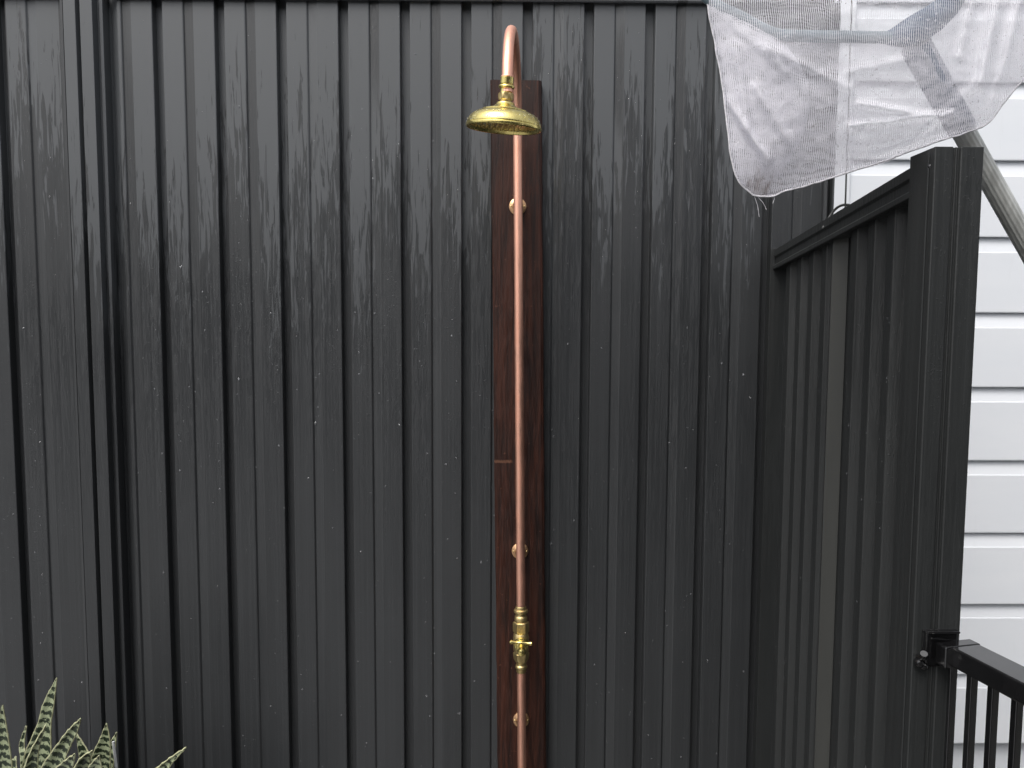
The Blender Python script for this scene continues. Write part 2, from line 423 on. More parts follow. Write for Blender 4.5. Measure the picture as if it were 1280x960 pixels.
# rain drops clinging to the sheets
def drop_mesh(pts, name, parent, mat):
    v = []; f = []
    for (p, nrm, r, run) in pts:
        nrm = Vector(nrm); u = nrm.cross(Vector((0,0,1))).normalized(); t = Vector((0,0,1))
        k = len(v); rings = ((1, 0.02), (.75, .45), (.35, .66))
        for rr, hh in rings:
            for a in range(7):
                an = 2*math.pi*a/7; ex = 1 + (run if math.sin(an) > 0 else 0)
                v.append(Vector(p) + u*(math.cos(an)*rr*r) + t*(math.sin(an)*rr*r*ex) + nrm*(hh*r*.8))
        v.append(Vector(p) + nrm*(.72*r*.8))
        for i in range(2):
            f += [(k+i*7+a, k+i*7+(a+1) % 7, k+i*7+7+(a+1) % 7, k+i*7+7+a) for a in range(7)]
        f += [(k+14+a, k+14+(a+1) % 7, k+21) for a in range(7)]
    o = mesh(name, v, f, mat, None, True); keep(o, parent); o['kind'] = 'stuff'; return o
dr = []
for i in range(3000):
    k = random.choice(range(-1, 12)); side = random.choice((0, 0, 1, 1, 2))
    xc = X0 + PITCH*k
    x = xc + (random.uniform(.012, .050) if side == 0 else random.uniform(.076, .114) if side == 1 else random.uniform(.055, .071))
    y = FY - .0003 if side < 2 else FY + .0016
    if k == -1 and x < X0-.079: continue
    if x > .655: continue
    z = random.uniform(.35, 2.03)
    r = min(.0024, .0006 + random.expovariate(1/.00036))
    if random.random() < .06: r *= 1.35
    if random.random() < .45 * (1 if z < 1.0 else .4): continue
    dr.append(((x, y, z), (0,-1,0), r, random.choice((0, .3, .8))))
for i in range(500):
    k = random.choice((-2, -1, 0)); x = xl + PITCH*k + random.choice((random.uniform(.012, .05), random.uniform(.076, .114)))
    if x > XP0 - .002: continue
    dr.append(((x, FY-.0003, random.uniform(.35, 2.0)), (0,-1,0), .0006+random.expovariate(1/.0004), .2))
drop_mesh(dr, 'raindrops', fence, WATER)

# ------------------------------------------------------------------ low side fence with end post
d2 = Vector((math.sin(math.radians(-2)), -math.cos(math.radians(-2)), 0)); n2 = Vector((d2.y, -d2.x, 0))   # n2 faces the shower side (-x)
A = aty(967, 312.6, 1.600); A0 = Vector((A.x, A.y, 0)); zA = A.z
LEN = .622; Pn = A0 + d2*LEN; zB = aty(1160, 193, Pn.y).z
side = tag(empty('side_fence', (A0.x, A0.y, 0)), 'low black ribbed steel fence with sloping top rail in front of the white wall', 'fence')
def sp(s, off, z): return A0 + d2*s + n2*off + Vector((0,0,z))
ztop = lambda s: lerp(zA, zB, s/LEN)
# sheet: small trapezoid ribs seen at a slant
pr = []; pt = .0622
for i in range(10):
    s0 = .012 + i*pt
    if i == 4:   # one broad face turned towards the open side
        pr += [(s0, -.030), (s0+.010, -.030), (s0+.018, -.0125), (s0+.024, -.0120), (s0+.046, -.0305)]
    else:
        pr += [(s0, -.030), (s0+.022, -.030), (s0+.032, -.0135), (s0+.0545, -.0135)]
pr = [p for p in pr if p[0] < LEN+.01]
v = [sp(s, o, .05) for s, o in pr] + [sp(s, o, ztop(s)-.01) for s, o in pr]; n = len(pr)
o = mesh('fence_sheet', v, [(i, i+1, n+i+1, n+i) for i in range(n-1)], STEEL2); keep(o, side)
md = o.modifiers.new('bevel', 'BEVEL'); md.width = .0012; md.segments = 2; md.limit_method = 'ANGLE'; md.angle_limit = math.radians(15)
sm = o.modifiers.new('thick', 'SOLIDIFY'); sm.thickness = .0006
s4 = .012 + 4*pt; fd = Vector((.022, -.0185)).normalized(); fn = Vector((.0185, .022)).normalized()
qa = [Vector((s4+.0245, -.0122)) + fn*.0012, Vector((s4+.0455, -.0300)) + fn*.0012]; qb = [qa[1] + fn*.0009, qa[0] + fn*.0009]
m = MB(); m.prism([tuple(q) for q in qa + qb], lambda p, q: sp(p, q, .06), lambda p, q: sp(p, q, ztop(p)-.012)); o = m.build('pale_strip', STRIPCOL, side); o['label'] = 'paler olive grey strip on one broad rib face'  # thin strip over the broad face, coloured paler than the sheet
# top rail: channel with a rolled lower lip
m = MB(); pr2 = [(0, 0), (0, -.014), (-.004, -.017), (-.004, -.029), (.001, -.033), (.001, -.040), (-.003, -.041), (-.008, -.038), (-.040, -.038), (-.044, -.040), (-.044, 0)]
m.prism(pr2, lambda p, q: sp(.002, p, ztop(0)+q), lambda p, q: sp(LEN+.004, p, ztop(LEN)+q)); m.build('top_rail', STEEL2, side, bevel=.0008)
m = MB(); m.prism([(.002, .06), (.002, .02), (-.046, .02), (-.046, .06)], lambda p, q: sp(.002, p, q), lambda p, q: sp(LEN+.004, p, q)); m.build('bottom_rail', STEEL2, side, bevel=.001)
# channel that joins the tall fence
m = MB()
m.prism([(-.006, .003), (.001, .006), (.001, -.050), (-.030, -.050), (-.030, .003)], lambda p, q: sp(p, q, 0), lambda p, q: sp(p, q, zA+.004)); m.build('wall_channel', STEEL2, side, bevel=.0006)
# end post
YP = Pn.y - .012
xL = aty(1168, 200, YP).x; xR = aty(1230, 190, YP).x; xf = aty(1160, 200, YP+.012).x
zp = aty(1200, 183.5, YP).z
W_ = xR - xL
def pf(a): return xL + W_*a
pr3 = [(pf(0), YP), (pf(.02), YP-.001), (pf(.36), YP-.001), (pf(.38), YP+.001), (pf(.385), YP+.003), (pf(.43), YP+.003), (pf(.44), YP+.001), (pf(.46), YP+.0005), (pf(.475), YP+.003),
       (pf(.52), YP+.003), (pf(.53), YP), (pf(.55), YP-.001), (pf(.985), YP-.001), (pf(1), YP+.001), (pf(1), YP+.058), (pf(0), YP+.058)]
m = MB(); m.prism(pr3, lambda p, q: Vector((p, q, 0)), lambda p, q: Vector((p, q, zp))); m.build('end_post', STEEL2, side, bevel=.0007)
m = MB(); m.prism([(xf, YP+.012), (xL-.0006, YP+.010), (xL-.0006, YP+.05), (xf, YP+.05)], lambda p, q: Vector((p, q, 0)), lambda p, q: Vector((p, q, zp-.006))); m.build('post_flange', STEEL2, side, bevel=.0007)
sc = aty(1163.5, 208, YP+.011); m = MB(); m.lathe([(0, .0028), (.002, .0026), (.0034, .0012), (.0036, -.001)], TR(sc, (-.2,-1,0)), 14); m.build('screw', BLACK, side, smooth=True)
dr = []
for i in range(420):
    j = random.randrange(10); s0 = .012 + j*pt
    s = s0 + random.uniform(.034, .054)
    if s > LEN - .03 or j == 4: continue
    dr.append((sp(s, -.0131, random.uniform(.5, ztop(s)-.06)), n2, min(.0018, .0005+random.expovariate(1/.0004)), .4))
drop_mesh(dr, 'raindrops', side, WATER)

# ------------------------------------------------------------------ timber board
BY = FY - .031
bt = [aty(613, 100, BY), aty(677.5, 100, BY)]; bb_ = [aty(622, 955, BY), aty(683, 955, BY)]
def ext(a, b, z): t = (z - a.z)/(b.z - a.z); return a.lerp(b, t)
board = tag(empty('timber_board', ((ext(bt[0], bb_[0], 0).x+ext(bt[1], bb_[1], 0).x)/2, BY, 0)), 'dark red brown stained hardwood board fixed upright behind the shower pipe', 'board')
v = []; NZ = 60
for i in range(NZ+1):
    z = lerp(0.0, bt[0].z, i/NZ); a = ext(bt[0], bb_[0], z); b_ = ext(bt[1], bb_[1], z)
    j = [random.uniform(-.0007, .0007) for _ in range(4)]
    ch = .004
    row = [(a.x+j[0], BY+.003), (a.x+ch*.5+j[0], BY+j[1]*.3), (b_.x-ch*1.6+j[2], BY+j[3]*.3), (b_.x-ch*.5+j[2], BY+.002), (b_.x+j[2], BY+.006), (b_.x+j[2], BY+.0305), (a.x+j[0], BY+.0305)]
    v += [(x, y, z + (random.uniform(-.0012, .0012) if i == NZ else 0)) for x, y in row]
n = 7; f = [(i*n+k, i*n+(k+1) % n, (i+1)*n+(k+1) % n, (i+1)*n+k) for i in range(NZ) for k in range(n)] + [tuple(range(n))[::-1], tuple(range(NZ*n, NZ*n+n))]
o = mesh('plank', v, f, WOOD); keep(o, board)

# ------------------------------------------------------------------ shower
PY = 1.552; RP = .0090
pT = aty(647.2, 200, PY); pB = aty(652.4, 955, PY)
def pipe_at(z): p = ext(pT, pB, z); return Vector((p.x, PY, z))
RG = .140; HY = PY - 2*RG
top_z = aty(638, 38.5, PY-RG).z; zc = top_z - RG - RP
hx = aty(634, 92, HY).x
neck_z = aty(634, 98.5, HY).z
shower = tag(empty('outdoor_shower', (pipe_at(0).x, PY, 0)), 'exposed copper outdoor shower with brass rose, gooseneck and brass tap', 'shower')
vz0, vz1 = aty(651, 838, PY).z, aty(650, 758, PY).z
pts = [pipe_at(lerp(vz1-.004, zc, i/14)) for i in range(15)]
pc = pipe_at(zc)
for i in range(1, 25):
    a = math.pi*i/24; pts.append(Vector((lerp(pc.x, hx, (1-math.cos(a))/2), PY - RG + RG*math.cos(a), zc + RG*math.sin(a))))
for i in range(1, 5): pts.append(Vector((hx, HY, lerp(zc, neck_z-.004, i/4))))
m = MB(); m.tube(pts, RP, 28); up_pipe = m.build('riser_pipe', COPPER, shower, smooth='auto')
m = MB(); m.tube([pipe_at(lerp(0, vz0+.004, i/6)) for i in range(7)], RP, 28); m.build('supply_pipe', COPPER, shower, smooth='auto')
m = MB(); m.lathe([(.0097, .0), (.0103, -.001), (.0103, -.003), (.0097, -.004)], TR((hx, HY, neck_z+.0045)), 28); m.build('pipe_ferrule', COPPER, shower, smooth='auto')
# rose
axis = Vector((.070, -.105, 1)).normalized()
TH = TR((hx, HY, neck_z), axis)
head = MB()
head.lathe([(.0096, .003), (.0108, .002), (.0108, -.008), (.0100, -.009), (.0125, -.0105), (.0132, -.0125), (.0125, -.0145), (.0098, -.016), (.0094, -.020), (.0100, -.022)], TH, 40)
neck = head.build('rose_connector', BRASS, shower, smooth='auto')
m = MB(); m.lathe([(.0100, -.0218), (.0116, -.0225), (.0120, -.024), (.0120, -.031), (.0114, -.0325), (.0098, -.0335), (.0096, -.0365)], TH, 36, hexs=(2, 3)); m.build('union_nut', BRASS_DULL, neck, smooth='auto')
m = MB(); R_ = .0618
m.lathe([(.0096, -.036), (.0115, -.0366), (.0142, -.0372), (.0150, -.0386), (.0150, -.0400), (.0180, -.0425), (.0235, -.0452), (.0300, -.0474), (.0350, -.0486), (.0372, -.0488), (.0385, -.0500), (.0385, -.0512),
         (.0430, -.0522), (.0485, -.0546), (.0535, -.0582), (.0572, -.0626), (.0596, -.0672), (.0608, -.0712), (.0606, -.0722), (R_, -.0732), (R_+.0004, -.0748), (R_, -.0772), (.0606, -.0784), (.0590, -.0776), (.0580, -.0740), (.0565, -.0725), (.03, -.0722), (.0, -.0722)], TH, 72)
rose = m.build('shower_rose', BRASS, shower, smooth='auto')
m = MB()
for ring, cnt in ((.010, 6), (.019, 12), (.028, 18), (.037, 24), (.046, 30), (.053, 34)):
    for k in range(cnt):
        a = 2*math.pi*k/cnt; p = TH @ Vector((ring*math.cos(a), ring*math.sin(a), -.0722))
        m.lathe([(.0017, .0004), (.0016, -.0012), (.0008, -.0016), (.0007, -.0006), (0, -.0006)], TR(p, axis), 6)
nz = m.build('nozzles', BRASS_DULL, rose, smooth='auto'); nz['kind'] = 'stuff'
# drops on the rose
dr = []
for i in range(130):
    a = random.uniform(0, 6.28); r, z = random.choice(((.0597, -.0670), (.0573, -.0624), (.0608, -.0710), (.0537, -.0580)))
    p = TH @ Vector((r*math.cos(a), r*math.sin(a), z)); nn = (TH.to_3x3() @ Vector((math.cos(a), math.sin(a), .5))).normalized()
    dr.append((p, nn, random.uniform(.0007, .0020), 0))
drop_mesh(dr, 'raindrops', rose, WATER)
# tap body
zv = lambda y: aty(650.5, y, PY).z
vaxis = (pipe_at(1.5) - pipe_at(.5)).normalized()
TV = TR(pipe_at(zv(800)), vaxis)
def Z(y): return zv(y) - zv(800)
m = MB(); m.lathe([(.0098, Z(757)), (.0110, Z(758.5)), (.0110, Z(761)), (.0142, Z(762)), (.0148, Z(763.5)), (.0142, Z(765)), (.0112, Z(766)), (.0110, Z(769)), (.0130, Z(770.5)), (.0135, Z(774)), (.0128, Z(776.5))], TV, 36)
tap = m.build('tap_body', BRASS_DULL, shower, smooth='auto')
m = MB(); m.lathe([(.0125, Z(776.4)), (.0158, Z(777.5)), (.0162, Z(779)), (.0162, Z(788)), (.0155, Z(790)), (.0135, Z(790.5))], TV, 36, hexs=(1, 2, 3, 4)); m.build('hex_nut', BRASS_DULL, tap, smooth='auto')
m = MB(); m.lathe([(.0135, Z(790.3)), (.0150, Z(792)), (.0166, Z(797)), (.0168, Z(804)), (.0160, Z(811)), (.0148, Z(815))], TV, 36); m.build('valve_chamber', BRASS_DULL, tap, smooth='auto')
m = MB(); m.lathe([(.0140, Z(814.8)), (.0158, Z(815.6)), (.0160, Z(817)), (.0150, Z(823)), (.0128, Z(826)), (.0105, Z(828))], TV, 36, hexs=(1, 2, 3)); m.build('hex_nut', BRASS_DULL, tap, smooth='auto')
m = MB(); m.lathe([(.0105, Z(827.9)), (.0104, Z(830.5)), (.0120, Z(831.5)), (.0126, Z(833)), (.0120, Z(834.5)), (.0104, Z(835.5)), (.0104, Z(839)), (.0096, Z(840))], TV, 36); m.build('tail_ring', BRASS_DULL, tap, smooth='auto')
hc = pipe_at(zv(802)); fy = Vector((0,-1,.0))
TB = TR(hc, fy)
m = MB(); m.lathe([(.0148, .008), (.0148, .018), (.0138, .0195), (.0115, .020), (.0108, .022), (.0108, .030), (.0096, .0315), (.0062, .032), (.0060, .046), (.0078, .0465), (.0085, .049), (.0085, .053), (.0070, .056), (.003, .058), (0, .0583)], TB, 32)
m.build('spindle', BRASS, tap, smooth='auto')
hy = PY - .050; hb = aty(652, 803.6, hy)
m = MB(); a_ = aty(637.2, 802.6, hy); b__ = aty(665.4, 804.6, hy); L = [0, .04, .10, .18, .40, .5, .60, .82, .90, .96, 1]; Rr = [.0030, .0042, .0040, .0028, .0030, .0044, .0030, .0028, .0040, .0042, .0030]
m.tube([a_.lerp(b__, t) for t in L], Rr, 18); m.build('tee_handle', BRASS, tap, smooth='auto')
# wall brackets
for y in (258, 689, 900):
    c = aty(648.5 + (y-258)*.004, y, BY-.003); c = Vector((pipe_at(c.z).x, BY, c.z))
    m = MB(); m.lathe([(.0, -.002), (.0172, -.002), (.0178, .0005), (.0174, .003), (.0150, .0045), (.0120, .0052), (.0098, .0075), (.0085, .012), (.0082, BY-PY-RP*.6), (.0, BY-PY-RP*.6)], TR(c, (0,-1,0)), 36)
    br = m.build('pipe_bracket', BRONZE, shower, smooth='auto')
    for s in (-1, 1):
        p = c + Vector((s*.0138, -.0040, 0)); m = MB(); m.lathe([(0, .0016), (.0016, .0013), (.0022, .0), (.0022, -.001)], TR(p, (0,-1,0)), 12); m.build('screw', BRASS_DULL, br, smooth=True)

# ------------------------------------------------------------------ white weatherboard house beyond the fences
HYY = 2.15
house = tag(empty('weatherboard_house', (3.4, HYY, 0)), 'white painted weatherboard house wall beyond the dark fences', 'house')
xc0 = aty(1036, 150, HYY-.012).x; xc1 = aty(1066, 100, HYY-.012).x
zl = [aty(1240, y, HYY-.014).z for y in (200, 296, 391, 487, 576, 664, 755)]
step = (zl[0]-zl[-1])/6; z = zl[0] - step*8
while z < 2.96:
    dj = random.uniform(-.0012, .0012); t1 = z + step
    m = MB(); pr = [(HYY-.014+dj, z), (HYY-.0145+dj, z+.003), (HYY-.012+dj, t1-.044), (HYY-.0105+dj, t1-.041), (HYY-.002, t1-.002), (HYY-.002, t1+.012), (HYY+.012, t1+.012), (HYY+.012, z+.016), (HYY-.0005, z+.013), (HYY-.0005, z)]
    m.prism(pr, lambda p, q: Vector((xc1+.002, p, q)), lambda p, q: Vector((6.0, p, q))); m.build('weatherboard', WHITE, house)
    z += step
m = MB(); m.box(xc0, xc1, HYY-.020, HYY+.07, .1, 3.0); m.build('corner_board', WHITE, house, bevel=.002)
m = MB(); m.box(xc0+.012, 6.0, HYY+.0125, HYY+7, .05, 3.0); m.build('wall', WHITE, house)
m = MB(); m.prism([(HYY-.06, 3.002), (HYY-.06, 3.12), (HYY+3.5, 4.6), (HYY+7.1, 3.12), (HYY+7.1, 3.002)], lambda p, q: Vector((xc0-.1, p, q)), lambda p, q: Vector((6.1, p, q))); m.build('roof', ROOF, house)

# ------------------------------------------------------------------ unseen houses added behind the viewer to shade and reflect in the fence
hb_ = tag(empty('added_grey_house', (4, -2.6, 0)), 'dark grey house with a low roof edge added out of view to shade the fence', 'house')
m = MB(); m.box(-.3, 9, -7, -2.6, 0, 2.66); m.build('wall', GREYWALL, hb_)
m = MB(); m.prism([(-2.2, 2.68), (-2.2, 2.80), (-4.6, 3.4), (-7.3, 2.80), (-7.3, 2.68)], lambda p, q: Vector((-.5, p, q)), lambda p, q: Vector((9.3, p, q))); m.build('roof', ROOF, hb_)
for x in (1.0, 3.4, 6.2):
    m = MB(); m.box(x, x+1.5, -2.62, -2.58, .9, 2.1); fr = m.build('window', STICK, hb_)
    m = MB(); m.box(x+.06, x+1.44, -2.585, -2.57, .96, 2.04); o = m.build('pane', GLASS); o.parent = fr
    o.matrix_parent_inverse = (hb_.matrix_basis @ fr.matrix_parent_inverse).inverted()
hc_ = tag(empty('added_far_house', (-6, -12, 0)), 'long low house added out of view to shade and reflect in the fence', 'house')
m = MB(); m.box(-16, -.4, -18, -12, 0, 3.4); m.build('wall', GREYWALL, hc_)
m = MB(); m.prism([(-11.5, 3.42), (-11.5, 3.6), (-15, 4.9), (-18.5, 3.6), (-18.5, 3.42)], lambda p, q: Vector((-16.3, p, q)), lambda p, q: Vector((-.1, p, q))); m.build('roof', ROOF, hc_)

# ------------------------------------------------------------------ black balustrade fixed to the end post
rail = tag(empty('balustrade', tuple(aty(1196, 812, .95).xy) + (0,)), 'black metal balustrade with upright bars bracketed to the side fence post', 'railing')
P1 = aty(1196.3, 812, .935); P2 = atz(1280, 855, P1.z); dd = (P2 - P1); dd.z = 0; dd.normalize(); nn = Vector((-dd.y, dd.x, 0))
if nn.x < 0: nn = -nn
t0 = (YP - .004 - P1.y)/dd.y
RW, RH = .042, .026
def rp(t, o, z): return P1 + dd*t + nn*o + Vector((0,0,z))
def rbox(m, ta, tb, oa, ob, za, zb):
    v = [rp(t, o, z) for t in (ta, tb) for o in (oa, ob) for z in (za, zb)]
    return m.add(v, [(0,1,3,2),(4,6,7,5),(0,4,5,1),(2,3,7,6),(0,2,6,4),(1,5,7,3)])
tend = 1.6
m = rbox(MB(), t0+.012, tend, 0, RW, -RH, 0); m.build('handrail', BLACK, rail, bevel=.0022)
m = rbox(MB(), t0+.012, tend, .008, RW-.008, -.93, -.895); m.build('bottom_rail', BLACK, rail, bevel=.002)
def t_of_px(x):
    best = None
    for i in range(-200, 4000):
        t = i*.0005; p = rp(t, .014, -.15) - EYE; u = p.dot(rt)/p.dot(fw)*F + 640
        if best is None or abs(u-x) < best[0]: best = (abs(u-x), t)
    return best[1]
ts = [t_of_px(x) for x in (1180, 1205, 1230.5, 1260)]
sp_ = (ts[3]-ts[0])/3; t = ts[0]; i = 0
while t < tend - .02:
    tt = ts[i] if i < 4 else t
    m = rbox(MB(), tt-.0042, tt+.0042, .0150, .0255, -.894, -RH-.0002); m.build('baluster', BLACK, rail, bevel=.001)
    i += 1; t = ts[i] if i < 4 else tt + sp_
m = rbox(MB(), tend, tend+.045, -.002, RW+.002, -P1.z, .03); m.build('newel_post', BLACK, rail, bevel=.002)
# bracket cup on the post face
br = MB()
bx0, bx1 = aty(1151, 800, YP).x, aty(1194, 800, YP).x; bz1 = aty(1170, 785.5, YP).z; bz0 = aty(1170, 828, YP).z
br.box(bx0, bx1, YP-.0045, YP-.0015, bz0-.004, bz1); br.box(bx0, bx0+.003, YP-.012, YP-.0045, bz0+.004, bz1); br.box(bx0+.003, bx1, YP-.011, YP-.0045, bz1-.003, bz1)
bo = br.build('post_bracket', BLACK, rail, bevel=.0012)
m = rbox(MB(), t0+.004, t0+.022, -.0100, RW+.0008, -RH-.0015, .0009); m.build('rail_socket', BLACK, rail, bevel=.002)
for (x, y) in ((1148.5, 828), (1154, 832)):
    c = aty(x, y, YP-.006); m = MB(); m.lathe([(0, .008), (.003, .0078), (.0052, .0055), (.0058, .002), (.0058, -.006)], TR(c, (-.3,-1,.1)), 16, hexs=(2, 3)); m.build('bolt', BLACK, rail, smooth='auto')
m = MB(); c = aty(1155, 817, YP-.016); m.tube([c, c+Vector((.002,.004,-.006)), c+Vector((0,.012,-.010))], .0045, 12); m.build('bolt', BLACK, rail, smooth='auto')

# ------------------------------------------------------------------ pool leaf net hung over the side fence
NY = 1.005
net = tag(empty('pool_leaf_net', tuple(aty(1400, 520, 1.04).xy) + (0,)), 'white mesh pool leaf net upside down on a grey pole over the side fence', 'pool net')
hub = aty(1140, 52, NY+.012)
pA = aty(1146, 60, NY+.018); pM = aty(1217, 187, 1.050); pE = None
dirp = (pM - pA); tg = (pA.z - .02)/(-dirp.z); pE = pA + dirp*tg
sl = aty(1203, 162, 1.045)
m = MB(); m.tube([pA.lerp(pE, t) for t in (0, .05, .1, .5, 1)], .0142, 64, ridges=16, ramp=-.045); m.build('pole', ALU, net, smooth='auto')
m = MB(); q = (sl - pA).length; u_ = dirp.normalized(); m.tube([pA - u_*.01, pA, pA+u_*q*.5, pA+u_*q*.97, pA+u_*q], [.0150, .0185, .0180, .0175, .0165], 28); m.build('handle_socket', BLUEGREY, net, smooth='auto')
fr_px = [(1112, 47, 7), (1060, 46, 7), (1000, 45, 7), (966, 41, 6.5), (925, 20, 6), (884, -2, 6), (862, -40, 6), (858, -120, 6), (880, -230, 6), (960, -290, 6), (1120, -300, 6), (1240, -280, 6), (1290, -210, 6), (1280, -140, 6), (1240, -70, 7), (1206, -18, 9), (1190, 4, 12)]
pts = []; rr = []
for i in range(97):
    t = i/96; p = poly([Vector(a) for a in fr_px], t); pts.append(aty(p.x, p.y, NY)); rr.append(p.z*NY/F)
m = MB(); m.tube(pts, rr, 16); m.build('frame', TEAL, net, smooth='auto')
hp = [(1106, 47, 7), (1114, 47, 10), (1128, 44, 15), (1146, 36, 18), (1166, 24, 17), (1184, 8, 15), (1200, -12, 11)]
m = MB(); m.tube([aty(a, b, NY+.002) for a, b, r in hp], [r*NY/F for a, b, r in hp], 24); m.build('yoke', BLUEGREY, net, smooth='auto')
Lc = [(866, -150), (874, -80), (884, 0), (893, 52), (902, 100), (907, 145), (913, 190), (922, 224), (941, 244)]
Rc = [(1352, -150), (1345, -90), (1332, -20), (1312, 40), (1290, 84), (1270, 110), (1254, 130), (1242, 147), (1228, 159)]
Bc = [(941, 244), (962, 246), (984, 238), (1012, 231), (1040, 222), (1100, 203), (1160, 181), (1200, 169), (1228, 159)]
Tc = [(866, -150), (930, -230), (1040, -280), (1180, -270), (1290, -210), (1352, -150)]
TcB = [(884, 0), (905, 10), (925, 21), (966, 43), (1000, 47), (1060, 48), (1112, 50), (1150, 56), (1180, 20), (1215, -30), (1260, -90), (1345, -90)]
def V3(l): return [Vector((a, b, 0)) for a, b in l]
def coons(Lf, Rf, Tf, Bf, s, t):
    a = (1-s)*Lf(t) + s*Rf(t); b = (1-t)*Tf(s) + t*Bf(s)
    c = (1-s)*((1-t)*Lf(0) + t*Lf(1)) + s*((1-t)*Rf(0) + t*Rf(1)); return a + b - c
import mathutils.noise as mn
def fold(x, y, seed):
    h = 0
    # soft diagonal folds running from the left frame corner, level folds across the middle
    for (x0, y0, x1, y1, w, amp) in ((890, 10, 1075, 165, 9, .012), (960, 60, 1060, 110, 8, .010), (905, 120, 960, 200, 7, .010), (1062, 158, 1190, 142, 6, .013), (1075, 130, 1190, 150, 6, .010),
                                     (1060, 90, 1130, 75, 6, .010), (1190, 130, 1240, 90, 7, .010), (1215, 10, 1200, 70, 7, .010), (1245, 10, 1225, 110, 9, .012), (1275, 0, 1240, 140, 8, .012), (920, 60, 935, 160, 8, .010),
                                     (945, 110, 1010, 215, 9, .008), (1090, 195, 1200, 160, 6, .007), (1130, 185, 1170, 150, 5, .006)):
        dx, dy = x1-x0, y1-y0; L2 = dx*dx+dy*dy; t = ((x-x0)*dx+(y-y0)*dy)/L2; tc = min(1, max(0, t))
        w *= .72; d = math.hypot(x-x0-dx*tc, y-y0-dy*tc); h += amp*math.exp(-(d/w)**2)*(.55+.45*math.sin(seed+x0))
    h += .0030*mn.noise(Vector((x*.018, y*.024, seed))) + .0010*mn.noise(Vector((x*.07, y*.09, seed+4)))
    return 1.5*h
def layer(name, Lf, Rf, Tf, Bf, nu, nv, ydepth, seed, mat=None):
    v = []; uv = []; f = []
    for j in range(nv+1):
        for i in range(nu+1):
            s, t = i/nu, j/nv; p = coons(Lf, Rf, Tf, Bf, s, t)
            e = min(1, 6*s*(1-s))*min(1, 5*t*(1-t)); Yd = NY + ydepth*(4*s*(1-s))**.6*min(1, 4*t*(1-t)) - (fold(p.x, p.y, seed))*e*(1 if ydepth < 0 else -.5)
            q = aty(p.x + 1.6*mn.noise(Vector((p.x*.05, p.y*.05, 2.))), p.y + 1.6*mn.noise(Vector((p.x*.06, p.y*.05, 8.))), Yd); v.append(q); uv.append((p.x*.00104 + .02*t*(1 if seed > 2 else -1), p.y*.00104 + .012*s))
    f = [(j*(nu+1)+i, j*(nu+1)+i+1, (j+1)*(nu+1)+i+1, (j+1)*(nu+1)+i) for j in range(nv) for i in range(nu)]
    o = mesh(name, v, f, mat or NET, None, True, uv); keep(o, net); return o
Lf = lambda t: poly(V3(Lc), t); Rf = lambda t: poly(V3(Rc), t); Tf = lambda s: poly(V3(Tc), s); Bf = lambda s: poly(V3(Bc), s)
tl = 2/8; tr_ = 1/8
layer('net_bag_front', Lf, Rf, Tf, Bf, 150, 120, -.045, 1.3)
layer('net_bag_back', lambda t: Lf(lerp(tl, 1, t)), lambda t: Rf(lerp(tr_, 1, t)), lambda s: poly(V3(TcB), s), Bf, 150, 90, .012, 3.7, NET2)
FR = [(884, 0), (925, 20), (966, 42), (1000, 80), (1012, 125), (1002, 170), (985, 205), (970, 228), (960, 246)]
BF = [(941, 244), (950, 246), (960, 246)]
layer('net_bag_fold', lambda t: Lf(lerp(tl, 1, t)), lambda t: poly(V3(FR), t), lambda s: Vector((884, 0, 0)) + Vector((0, 0, 0))*s, lambda s: poly(V3(BF), s), 60, 70, -.015, 6.1, NET2)
def hp_(p): return aty(p.x + 1.6*mn.noise(Vector((p.x*.05, p.y*.05, 2.))), p.y + 1.6*mn.noise(Vector((p.x*.06, p.y*.05, 8.))), NY-.001)
hem = [hp_(Lf(t/60)) for t in range(15, 61)] + [hp_(Bf(t/60)) for t in range(1, 61)] + [hp_(Rf(1-t/60)) for t in range(1, 57)]
m = MB(); m.tube(hem, .0011, 8); m.build('hem', HEM, net, smooth=True)
for (a, b) in (((943, 245), (949, 271)), ((948, 247), (958, 262)), ((968, 246), (966, 254))):
    p = aty(*a, NY); q = aty(*b, NY); m = MB(); m.tube([p, p.lerp(q, .5)+Vector((.001,0,.001)), q], .00026, 6); m.build('loose_thread', HEM, net)

# ------------------------------------------------------------------ cable looped over the side fence rail
cb = aty(1056.5, 262, 1.27); ce = aty(1057 + 8/258*558, -300, 2.04)
cable = tag(empty('cable', tuple(cb)), 'thin grey cable hanging behind the net and hooked over the sloping top rail', 'cable')
m = MB(); m.tube([cb + (ce-cb)*(i/6) for i in range(7)], .0014, 8); m.build('hanging_wire', CABLE, cable, smooth=True)
lp = [(1028, 286, 1.33), (1034, 276, 1.335), (1041, 265, 1.335), (1049, 258, 1.32), (1057, 256, 1.29), (1066, 258, 1.27), (1068, 264, 1.27)]
m = MB(); m.tube([aty(*poly([Vector((a, b, y*100)) for a, b, y in lp], i/24).xy, poly([Vector((a, b, y*100)) for a, b, y in lp], i/24).z/100) for i in range(25)], .0022, 10); m.build('tie_loop', CABLE, cable, smooth=True)

